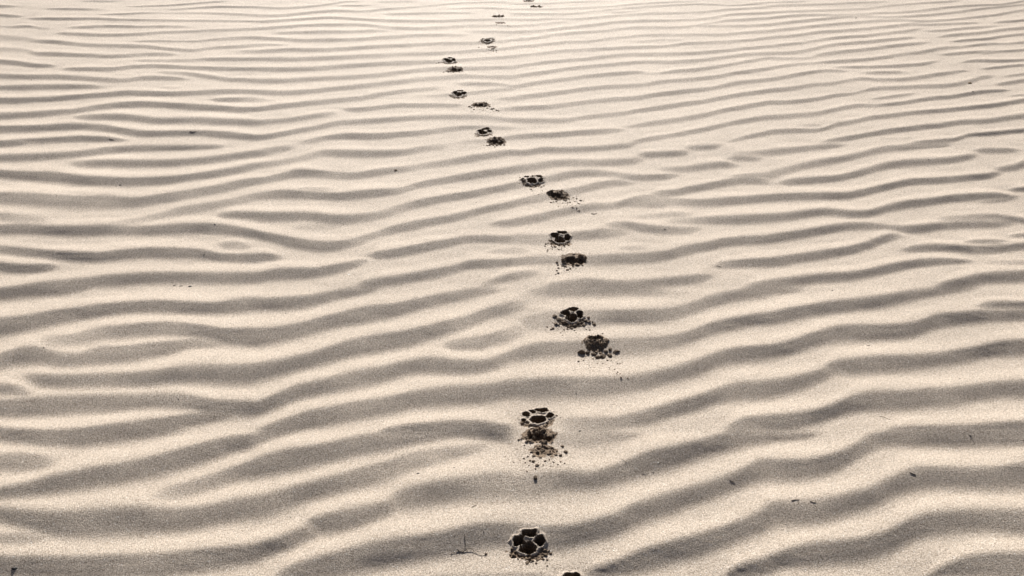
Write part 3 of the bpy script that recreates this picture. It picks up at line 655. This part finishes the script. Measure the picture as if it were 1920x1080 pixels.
# normals of the whole sheet, shared by every piece cut from it, so no seam shows
dZy, dZx = np.gradient(Z, ys, xs)
nl = np.sqrt(dZx ** 2 + dZy ** 2 + 1)
NRM = np.stack([-dZx / nl, -dZy / nl, 1 / nl], -1).reshape(-1, 3)
XX, YY = np.meshgrid(xs, ys)
PTS = np.stack([XX, YY, Z], -1).reshape(-1, 3)
ii = np.arange(nx * ny).reshape(ny, nx)
QUADS = np.stack([ii[:-1, :-1], ii[:-1, 1:], ii[1:, 1:], ii[1:, :-1]], -1)
fown = owner[:-1, :-1]; fpid = pid[:-1, :-1]

def sheet(name, quads, mat, origin=(0, 0, 0), parent=None):
    used, inv = np.unique(quads.ravel(), return_inverse=True)
    co = PTS[used] - np.array(origin); nf = len(quads)
    me = bpy.data.meshes.new(name)
    me.vertices.add(len(used)); me.vertices.foreach_set("co", co.astype(np.float32).ravel())
    me.loops.add(nf * 4); me.loops.foreach_set("vertex_index", inv.astype(np.int32).ravel())
    me.polygons.add(nf); me.polygons.foreach_set("loop_start", np.arange(0, nf * 4, 4, dtype=np.int32))
    me.polygons.foreach_set("use_smooth", np.ones(nf, dtype=bool))
    me.update(calc_edges=True); me.validate()
    me.normals_split_custom_set_from_vertices(NRM[used].astype(np.float32))
    me.materials.append(mat)
    o = bpy.data.objects.new(name, me); C.objects.link(o); o.parent = parent
    return o

ground = sheet("sand", QUADS[fown < 0], M_SAND); tag(ground, kind="structure")

TRAIL = "paw prints of the trail across the rippled sand"
for k, (cx, cy, cz, kind, rot, sy) in enumerate(PW):
    if not (fown == k).any(): continue
    e = bpy.data.objects.new("paw_print", None); C.objects.link(e); e.location = (cx, cy, cz); e.empty_display_size = .03
    tag(e, PRINTS[k][5], "paw print", TRAIL)
    for q in range(len(NAMES[k])):
        sel = (fown == k) & (fpid == q)
        if sel.sum() < 6: continue
        nm = NAMES[k][q]
        sheet(nm, QUADS[sel], M_SAND if nm == 'rim' else (M_CRUST if nm == 'broken_crust' else M_DAMP_SHADE), (cx, cy, cz), e)

# surface height including prints, for things that lie on it
def surf(x, y):
    i = int(np.clip(np.searchsorted(xs, x) - 1, 0, nx - 2)); j = int(np.clip(np.searchsorted(ys, y) - 1, 0, ny - 2))
    a = (x - xs[i]) / (xs[i + 1] - xs[i]); b = (y - ys[j]) / (ys[j + 1] - ys[j])
    return float((Z[j, i] * (1 - a) + Z[j, i + 1] * a) * (1 - b) + (Z[j + 1, i] * (1 - a) + Z[j + 1, i + 1] * a) * b)

def spot(u, v):
    z = 0.0
    for _ in range(5):
        x, y = unproject(u, v, z); z = surf(x, y)
    return x, y, z

# ------------------------------------------------------------------ clods and crumbs
def lump_mesh(name, seed, mat, sub=3, amp=.28, flat=1.0):
    bm = bmesh.new(); bmesh.ops.create_icosphere(bm, subdivisions=sub, radius=1)
    r = np.random.default_rng(seed)
    dirs = r.normal(size=(9, 3)); dirs /= np.linalg.norm(dirs, axis=1)[:, None]; off = r.uniform(.48, .92, 9)
    for v in bm.verts:
        p = np.array(v.co)
        for d, o in zip(dirs, off):                       # broken faces
            q = p @ d
            if q > o: p = p - d * (q - o) * .85
        n = math.sin(p[0] * 5 + seed) * math.sin(p[1] * 6 + 2 * seed) * math.sin(p[2] * 5.5 + seed * .7)
        p = p * (1 + amp * .5 * n)
        v.co = (p[0], p[1], p[2] * flat)
    me = bpy.data.meshes.new(name); bm.to_mesh(me); bm.free()
    me.polygons.foreach_set("use_smooth", np.ones(len(me.polygons), dtype=bool)); me.materials.append(mat)
    return me

CLOD = [lump_mesh("sand_clod", 20 + i, M_CRUST) for i in range(6)]
def clod(u, v, rpx, label, group):
    x, y, z = spot(u, v)
    r = 1.22 * rpx * zc_at(v) / F_PX
    o = bpy.data.objects.new("sand_clod", random.choice(CLOD)); C.objects.link(o)
    o.scale = (r * random.uniform(.95, 1.25), r * random.uniform(.85, 1.1), r * random.uniform(.7, .9))
    o.rotation_euler = (random.uniform(-.4, .4), random.uniform(-.4, .4), random.uniform(0, 6.28))
    o.location = (x, y, z - r * .02)
    tag(o, label, "sand clod", group)

G1 = "clods around the closest whole paw print"
for u, v, r in [(911, 1039, 2.2), (957, 1040, 2.4), (971, 1048, 1.8), (988, 1056, 3.4), (1005, 1056, 2.2), (1026, 1050, 2.2), (1032, 1038, 2.6),
                (1026, 1061, 1.5), (1022, 1031, 3.2), (993, 1048, 3), (979, 1048, 2.4), (1008, 1051, 2.6), (1016, 1044, 3), (960, 1030, 3.4),
                (1012, 1050, 2), (1019, 1049, 2.2), (1023, 1040, 3), (965, 1036, 3.2), (1029, 1033, 1.8), (999, 1052, 2.4)]:
    clod(u, v, r, "small dark sand clod lying around the closest whole paw print", G1)
G2 = "clods strewn below the wide palm hollow"
clod(1004, 896, 3.6, "lone dark sand clod lying below all the clods strewn under the wide palm hollow", G2)
for u, v, r in [(1007, 873, 3.6), (1022, 865, 2.2), (1000, 866, 3.2), (994, 864, 2.4), (996, 848, 2.6), (1032, 851, 3.2), (1042, 853, 3),
                (1051, 855, 3), (1060, 848, 3.4), (1054, 837, 2.8), (1038, 867, 1.8), (1051, 866, 1.8), (1059, 869, 1.6), (982, 860, 1.8),
                (975, 863, 1.2), (988, 884, 1.6), (963, 867, 1.2), (954, 862, 1), (948, 856, 1.2), (1001, 855, 3.2), (1017, 845, 4.2),
                (1009, 848, 2.6), (1022, 830, 4.4), (1003, 822, 5), (988, 822, 3.6), (980, 822, 3), (973, 825, 2), (1044, 780, 1.8),
                (1051, 783, 1.4), (1026, 851, 3), (1035, 840, 2.4), (1013, 858, 2.4), (1044, 846, 2.2), (990, 856, 1.8), (985, 868, 1.6),
                (1004, 879, 2), (1018, 872, 1.6), (1030, 862, 1.4), (1046, 871, 1.4), (992, 873, 1.5), (970, 842, 1.2), (983, 835, 1.5)]:
    clod(u, v, r, "dark sand clod in the litter of clods strewn under the wide palm hollow", G2)
G3 = "clods ringing the crisp print above the mound"
for u, v, r in [(1040, 593, 3.6), (1047, 598.5, 3.4), (1042, 607, 3), (1047, 609, 2), (1037, 616, 2.8), (1026, 613, 1.4), (1103, 595.5, 2.6),
                (1098, 601, 3.4), (1104, 603, 3.2), (1114, 608, 3), (1095, 610, 3.2), (1058, 605, 4), (1071, 613, 2.6), (1106, 619, 1.6),
                (1099, 618, 1.4), (1078, 607, 4), (1051, 624, 1.3), (1055, 629, 1.3), (1077, 620, 1.6), (1064, 617, 1.8), (1058, 619, 1.6),
                (1086, 613, 2), (1092, 604, 2.6), (1084, 603, 3), (1066, 609, 2.4), (1111, 604, 1.6), (1080, 624, 1.2), (1033, 618, 1.8)]:
    clod(u, v, r, "dark sand clod in the ring around the crisp paw print above the mound shaped one", G3)
G4 = "clods in front of the mound shaped print"
clod(1090, 661, 6, "biggest sand clod, left end of the row in front of the mound shaped print", G4)
for u, v, r in [(1101, 662, 4.2), (1113, 664, 4.2), (1121, 670, 4.2), (1130, 669, 5.2), (1143, 667, 4.2), (1136, 659, 3.2), (1144, 655, 3.2),
                (1153, 660, 3.8), (1159, 658.5, 3), (1118, 660, 2.6), (1126, 662, 2.6)]:
    clod(u, v, r, "round dark sand clod in the row in front of the mound shaped paw print", G4)
G4b = "small clods trailing below the mound shaped print"
for u, v, r in [(1085, 678, 1.9), (1094, 676, 1.5), (1112, 673, 1.8), (1139, 676, 1.9), (1152, 693, 1.5), (1158, 698, 1.5), (1156, 701, 1.2),
                (1163, 701, 1.5), (1164, 708, 1.8), (1177, 709, 1.4), (1143, 690, 1.2), (1107, 690, 1), (1146, 676, 1.2), (1158, 682, 1.2),
                (1163, 682, 1), (1120, 682, 1.2), (1130, 682, 1)]:
    clod(u, v, r, "small sand clod trailing below the row in front of the mound shaped paw print", G4b)
clod(1140, 638, 2.1, "sand clod touching the right rim of the mound shaped paw print", G4b)
clod(1130, 626, 1.6, "sand clod lying just above the right rim of the mound shaped paw print", G4b)

def scatter_clods(pts, label, group):
    for u, v, r in pts: clod(u, v, r, label, group)
def cluster(seed, u, v, su, sv, n, r0, r1):
    q = random.Random(seed)
    return [(u + q.gauss(0, su), v + q.gauss(0, sv), q.uniform(r0, r1)) for _ in range(n)]
scatter_clods([(1023, 458, 1.9), (1022, 462, 1.6), (1026, 471, 1.6), (1041, 463, 2.6), (1059, 463, 1.6), (1027, 468, 1.2), (1053, 469, 1.2), (1047, 461, 2.2)] + cluster(1, 1036, 464, 9, 3, 6, .8, 1.6),
              "small sand clod fallen below the oval paw print edged with thin pale ridges", "clods below the oval paw print")
scatter_clods([(1045, 492, 2.2), (1046, 497, 2.2), (1047, 503, 2), (1044, 508, 2), (1047, 512.5, 2.2), (1042, 515, 1.2), (1060, 500, 2.8), (1064, 506, 2.6), (1069, 504, 1.8), (1082, 498, 4), (1075, 500, 2.2), (1055, 492, 3), (1092, 498, 1.6), (1054, 499, 1.8), (1088, 495, 2.6)],
              "sand clod in the trail falling lower left from the crumbled paw print in mid photo", "clods below left of a crumbled print")
scatter_clods([(1015, 351, 2), (1005, 350.5, 2), (1020, 349, 1.5), (996, 355.5, 1.6), (986, 347, 2.2), (975, 333, 1.5), (981, 337, 2), (1017, 358, 1), (1010, 365, 1), (1012, 347, 2)],
              "small sand clod beside the slanting paw print with separate toe hollows", "clods at the slanting paw print")
scatter_clods([(1089, 376.5, 2.2), (1075, 371, 1.6), (1081, 372, 1.4), (1085, 382, 1.6), (1073, 388.5, 1.6), (1081, 390, 1.3), (1086, 395, 1.3), (1033, 380, 1.8), (1038, 379, 1.6), (1043, 378.5, 1.6), (1061, 376.5, 2.2), (1059, 373, 2.6), (1066, 373, 2.2), (1047, 387.5, 1.1), (1077, 378, 1.4), (1069, 380, 1.4), (1064, 381, 1.2), (1055, 381, 1.2)] + cluster(2, 1072, 378, 9, 4, 8, .7, 1.2),
              "sand clod in the spray thrown lower right from a crumbled paw print", "clods sprayed lower right")
scatter_clods([(913, 253, 1.4), (908, 255, 1.5), (899, 253, 1.2)], "tiny sand clod at the heel of the small crisp print above a round crumbled one", "clods of the small crisp print")
scatter_clods([(913, 273, 1.6), (918, 272.5, 2.2), (925, 273, 2), (932, 273.5, 2), (939, 272, 2.2), (945, 272, 2), (928, 276, 1.3), (907, 272.5, 1.1), (936, 269, 2.2), (921, 268, 2)],
              "sand clod at the lower edge of the round crumbled paw print", "clods of the round crumbled print")
scatter_clods([(843, 179, 1.2), (874, 180, 1.1), (845, 182, 1)], "tiny sand clod beside the crisp four toed paw print in the left bend", "clods of the four toed print")
scatter_clods([(880, 200, 2.2), (884, 202, 2), (889, 205.5, 1.6), (922, 205, 2.2), (926, 204, 1.6), (931, 207, 1.8), (935, 208.5, 1.6), (913, 203, 1.6), (918, 200, 2), (908, 200, 1.8), (920, 211, .9), (895, 201, 2)],
              "sand clod running off right from the crumbled ochre paw print in the left bend", "clods of the ochre crumbled print")
scatter_clods([(823, 118, 1.4), (827, 117, 1.1), (818, 119, .9)], "tiny sand clod left of the leftmost paw print", "clods of the leftmost print")
scatter_clods([(832, 135.5, 1.4), (837, 133.5, 1.6), (841, 134, 1.6), (846, 132.5, 2), (866, 134, 1.8), (862, 135.5, 1.3), (851, 134.5, 1.3)],
              "sand clod in the brownish litter under the leftmost paw print", "clods of the brownish print")
scatter_clods([(898, 79, 1), (898, 89, 1.3), (926, 91, 1.4), (931, 95, 1.2), (925, 97, 1), (919, 95, .9), (922, 92, 1)],
              "tiny far sand clod below the paw print with a thin curved lip", "clods of the far lipped print")
scatter_clods([(952, 49, 1.1), (957, 50.5, .9), (947, 44, 1.2), (931, 47, 1)], "tiny far sand clod in the dotted tail beside the bent sliver print", "clods of the bent sliver print")

# loose crumbs too fine to count, over the same ground
def crumbs():
    q = np.random.default_rng(77)
    vs, fs = [], []
    src = [(989, 1050, 26, 7, 90), (1018, 862, 26, 13, 190), (985, 850, 12, 8, 40), (1068, 613, 26, 6, 110), (1125, 680, 26, 11, 130), (1048, 466, 18, 6, 60), (1065, 505, 18, 6, 70),
           (1000, 352, 18, 5, 40), (1066, 380, 18, 6, 90), (928, 274, 14, 3, 30), (908, 205, 20, 4, 60), (850, 135, 12, 2.5, 30), (922, 92, 10, 4, 25), (1075, 1066, 22, 3, 30), (1070, 950, 3, 3, 0)]
    for u, v, su, sv, n in src:
        for _ in range(n):
            a, b = u + q.normal() * su, v + q.normal() * sv
            if b > 1095: continue
            x, y, z = spot(a, b)
            r = q.uniform(.35, .85) * zc_at(b) / F_PX
            base = len(vs)
            for d in ((1, 0, 0), (-1, 0, 0), (0, 1, 0), (0, -1, 0), (0, 0, 1), (0, 0, -.6)):
                s = r * q.uniform(.7, 1.3); vs.append((x + d[0] * s, y + d[1] * s, z + r * .4 + d[2] * s))
            for t in ((0, 2, 4), (2, 1, 4), (1, 3, 4), (3, 0, 4), (2, 0, 5), (1, 2, 5), (3, 1, 5), (0, 3, 5)): fs.append([base + w for w in t])
    me = bpy.data.meshes.new("sand_crumbs"); me.from_pydata(vs, [], fs); me.materials.append(M_CRUST)
    o = bpy.data.objects.new("sand_crumbs", me); C.objects.link(o)
    tag(o, "fine brown sand crumbs sprinkled around the paw prints", "sand crumbs", kind="stuff")
crumbs()

# ------------------------------------------------------------------ twigs, straws, pebbles, shell chips
def tube(pts, rad, seg=7):
    vs, fs = [], []
    P = [np.array(p, float) for p in pts]
    for i, p in enumerate(P):
        t = P[min(i + 1, len(P) - 1)] - P[max(i - 1, 0)]; t /= np.linalg.norm(t)
        a = np.cross(t, (0, 0, 1.)); a = a / (np.linalg.norm(a) + 1e-9); b = np.cross(a, t)
        r = rad[i] if hasattr(rad, '__len__') else rad
        for s in range(seg):
            w = 2 * math.pi * s / seg; vs.append(tuple(p + (a * math.cos(w) + b * math.sin(w)) * r))
    for i in range(len(P) - 1):
        for s in range(seg):
            s2 = (s + 1) % seg; fs.append((i * seg + s, i * seg + s2, (i + 1) * seg + s2, (i + 1) * seg + s))
    fs.append(tuple(range(seg))[::-1]); fs.append(tuple((len(P) - 1) * seg + s for s in range(seg)))
    return vs, fs

def strip(uv, lift_mm, rpx):
    """a curved stem through pixels measured on the photo, resting on or just over the sand"""
    n = len(uv) * 5; t = np.linspace(0, len(uv) - 1, n)
    us = smooth1(np.interp(t, range(len(uv)), [p[0] for p in uv]), 2.0); vs_ = smooth1(np.interp(t, range(len(uv)), [p[1] for p in uv]), 2.0)
    pts = []
    for i, (u, v) in enumerate(zip(us, vs_)):
        x, y, z = spot(u, v); f = i / (n - 1)
        lf = lift_mm if not hasattr(lift_mm, '__len__') else np.interp(f, np.linspace(0, 1, len(lift_mm)), lift_mm)
        pts.append((x, y, z + .4 * lf / 1000 + .0003))
    r = .75 * rpx * zc_at(uv[0][1]) / F_PX
    return pts, [r * (1 - .45 * i / (n - 1)) for i in range(n)]

def stem_obj(name, pts, rad, mat, parent=None, origin=None):
    vs, fs = tube(pts, rad); o0 = np.array(origin if origin is not None else pts[0])
    me = bpy.data.meshes.new(name); me.from_pydata([tuple(np.array(v) - o0) for v in vs], [], fs); me.materials.append(mat)
    me.polygons.foreach_set("use_smooth", np.ones(len(me.polygons), dtype=bool))
    o = bpy.data.objects.new(name, me); C.objects.link(o)
    if parent: o.parent = parent
    else: o.location = tuple(o0)
    return o

x, y, z = spot(862, 1035)
tw = bpy.data.objects.new("dry_twig", None); C.objects.link(tw); tw.location = (x, y, z); tw.empty_display_size = .02
tag(tw, "thin dark forked twig with curling ends, left of the closest whole paw print", "twig")
org = (x, y, z)
for nm, uv, lf, r in [("stem", [(858, 1030), (862, 1034), (869, 1036), (874, 1031), (880, 1029), (884, 1029.5), (890, 1036), (897, 1041), (904, 1043), (909, 1041), (911, 1040)], [2, 1, 2, 5, 5, 2, 1, 1, 2], .75),
                      ("side_shoot", [(863, 1035), (868, 1032), (872, 1026), (874, 1018), (872, 1011), (871, 1004)], [1, 2, 2, 2, 1], .45),
                      ("side_shoot", [(855, 1031), (859, 1032), (862, 1035), (862, 1041)], [3, 2, 2, 1], .8),
                      ("side_shoot", [(845, 1038), (850, 1036), (856, 1037)], [1, 1, 1], .5)]:
    p, rr = strip(uv, lf, r); stem_obj(nm, p, rr, M_TWIG, tw, org)
def bud(u, v, r, parent, org):
    x, y, z = spot(u, v); rr = r * zc_at(v) / F_PX
    o = bpy.data.objects.new("bud", BUD); C.objects.link(o); o.parent = parent
    o.location = (x - org[0], y - org[1], z + rr - org[2]); o.scale = (rr, rr, rr)
BUD = lump_mesh("bud", 5, M_TWIG, 2)
bud(911, 1040, 1.4, tw, org); bud(871, 1003.5, 1.1, tw, org)

def straw(uv, lift, r, label, mat=None, name="straw", cat="straw", group=None):
    p, rr = strip(uv, lift, r); o = stem_obj(name, p, rr, mat or M_STRAW); tag(o, label, cat, group)
straw([(1165, 861), (1171, 864), (1177, 867)], 1.2, .5, "thin straw on the pale crest right of the clods under the wide palm hollow")
straw([(1203, 888), (1209, 889), (1215, 890)], .8, .5, "thin straw lying in the shaded lee left of a dark pebble")
straw([(1648, 781), (1656, 782), (1663, 785), (1670, 788)], 1.5, .55, "long curved straw on the pale crest at right, end bent down")
straw([(1367, 900), (1373, 903), (1379, 905)], .8, .6, "short dark stick bit slanting on a shaded lee at lower right", M_TWIG, "stick_bit", "stick")
straw([(1483, 939), (1490, 937.5), (1500, 937)], 1.5, .9, "slim dark stick bit along a shaded crest, left of its twin", M_TWIG, "stick_bit", "stick")
straw([(1518, 940), (1524, 942), (1530, 942.5)], 1.0, .7, "faint dark stick bit along a shaded crest, right of its twin", M_TWIG, "stick_bit", "stick")
straw([(1705, 886), (1710, 888), (1718, 891)], 1.0, .9, "stubby dark stick bit on the broad shaded lee at lower right", M_TWIG, "stick_bit", "stick")
straw([(884, 952), (889, 949), (894, 947.5)], 1.5, .7, "small straw tilted up on the pale crest above the forked twig", M_TWIG)
straw([(356, 248.5), (361, 250), (369, 248)], 1, .7, "small dark stick bit on a far shaded ripple at upper left", M_TWIG, "stick_bit", "stick")
straw([(204, 260.5), (209, 261.5), (214, 263)], 1, .7, "dark stick bit at the pointed end of a far ripple at left", M_TWIG, "stick_bit", "stick")
straw([(1625, 648), (1629, 648.5), (1632, 648)], 1, .7, "tiny dark stick bit on a pale crest in the right half", M_TWIG, "stick_bit", "stick")
straw([(1108, 401), (1115, 402), (1120, 400)], 2.0, 1.0, "dark sliver lying right of the clods sprayed by a crumbled print", M_TWIG, "stick_bit", "stick")
straw([(1343, 498), (1351, 500), (1354, 503)], 1, .4, "faint straw on a pale crest right of centre")
straw([(336, 537), (340, 536), (344, 536.5)], 1, .8, "thin dark fleck left of the forked dark chip at mid left", M_TWIG, "stick_bit", "stick")
straw([(324, 537), (327, 535), (330, 534.5)], 1, .9, "leftmost dark fleck in the row at mid left", M_TWIG, "stick_bit", "stick")

PEB = [lump_mesh("pebble", 60 + i, M_STONE, 3, .2, .75) for i in range(4)]
SHL = lump_mesh("shell_chip", 71, M_SHELL, 3, .2, .35)
OCH = lump_mesh("ochre_crumb", 72, M_OCHRE, 3, .35, .6)
def small(u, v, rpx, label, cat="pebble", name="pebble", me=None, asp=1.0, rz=None):
    x, y, z = spot(u, v); r = .8 * rpx * zc_at(v) / F_PX
    o = bpy.data.objects.new(name, me or random.choice(PEB)); C.objects.link(o)
    o.scale = (r * asp, r, r); o.rotation_euler = (random.uniform(-.2, .2), random.uniform(-.2, .2), random.uniform(-.5, .5) if rz is None else rz)
    o.location = (x, y, z - r * .1)
    tag(o, label, cat)
small(27, 1065, 5.0, "largest dark stone, flat, half buried in the bottom left corner", "stone", "stone", None, 1.7, .2)
small(357, 537, 3.2, "dark forked chip in the row of flecks at mid left", "chip", "dark_chip", None, 1.5, .5)
small(784, 888, 2.6, "flat dark chip on a pale crest left of the clod litter", "chip", "dark_chip", None, 1.6, 0)
small(852, 877, 2.0, "small arched dark chip on a pale crest, nearer the clod litter", "chip", "dark_chip", None, 1.2)
small(545, 970, 1.4, "tiny dark pebble at the foot of a shaded lee at lower left")
small(1247, 430, 2.4, "dark pebble alone on a shaded ripple right of the oval paw print")
small(1824, 172, 2.6, "dark pebble on a ripple edge below the ochre crumb at upper right")
small(1605, 34, 2.0, "dark pebble alone on far pale sand near the top edge")
small(580, 545, 1.7, "small dark pebble on the pale crest left of centre, higher of two")
small(536, 588, 1.9, "small dark pebble on the pale crest left of centre, lower of two")
small(937, 647, 1.8, "small dark pebble at the foot of a short ripple left of the mound shaped print")
small(1266, 547, 1.9, "small dark pebble at the tip of a tapering ripple right of centre")
small(1215, 619, 1.7, "small dark pebble on a pale crest right of the crisp ringed print")
small(1561, 545, 2.0, "flat dark pebble on the pale crest in the right half", asp=1.4)
small(1317, 711, 1.5, "tiny dark pebble at the lower edge of a shaded lee, right half")
small(1800, 710, 1.8, "small dark pebble on the broad pale crest at far right")
small(1819, 817, 3.0, "dark pebble in a small dent on a shaded lee at far right")
small(1225, 886, 2.2, "dark pebble on a shaded lee just right of a thin straw")
small(1615, 859, 1.8, "small dark pebble at the end of a lee slope at lower right")
small(1460, 909, 1.6, "tiny dark pebble on a pale crest at lower right")
small(1375, 917, 1.5, "tiny dark pebble just below the slanting stick bit")
small(82, 652, 2.0, "small dark pebble on a ripple crest near the left edge")
small(335, 749, 2.0, "small dark pebble on a shaded lee at lower left")
small(226, 347, 2.4, "flat dark chip at the foot of a dark ripple at left", "chip", "dark_chip", None, 1.5, 0)
small(403, 421, 2.2, "dark chip on a shaded crest in the left half, alone", "chip", "dark_chip", None, 1.2)
small(383, 478, 2.0, "dark chip on the lee beneath the lone chip of the left half", "chip", "dark_chip", None, 1.4, 0)
small(271, 413, 1.2, "tiny dark pebble left of another on a pale slope at left")
small(317, 412.5, 1.5, "tiny dark pebble right of another on a pale slope at left")
small(564, 353.5, 1.6, "tiny dark pebble above a shaded ripple left of centre")
small(893, 380, 1.5, "tiny dark pebble at the top of a ripple left of the slanting paw print", asp=1.2)
small(1741, 300, 1.8, "dark pebble on a shaded ripple at right below the ochre crumb")
small(907, 997, 1.8, "dark pebble above the forked twig's curled end")
small(931, 930, 2.0, "dark pebble in the shaded lee above the closest whole paw print")
small(59, 150, 1.6, "tiny dark pebble on a far ripple at upper left")
small(1025, 692, 1.4, "tiny dark pebble below and left of the mound shaped print")
small(1081, 738, 1.6, "tiny dark pebble on a shaded lee above the wide palm hollow", asp=1.2)
small(1091, 765, 1.6, "tiny dark pebble on the pale crest upper right of the wide palm hollow")
small(1088, 808, 2.4, "flat dark chip to the right of the wide palm hollow", "chip", "dark_chip", None, 1.6, 0)
small(1234, 867, 2.2, "bright white shell chip on a shaded lee right of the clod litter", "shell chip", "shell_chip", SHL)
small(655, 514.5, 2.4, "pale flat shell chip at the end of a dark ripple left of centre", "shell chip", "shell_chip", SHL, 1.8, .2)
small(1818, 156, 4.0, "ochre crumb of sand on a far ripple at upper right", "sand crumb", "ochre_crumb", OCH, 1.6, 0)
small(742, 319, 2.8, "ochre crumb of sand on a ripple left of the slanting paw print", "sand crumb", "ochre_crumb", OCH, 1.6, 0)
print("grid", nx, ny, nx * ny, "objects", len(scene.objects))
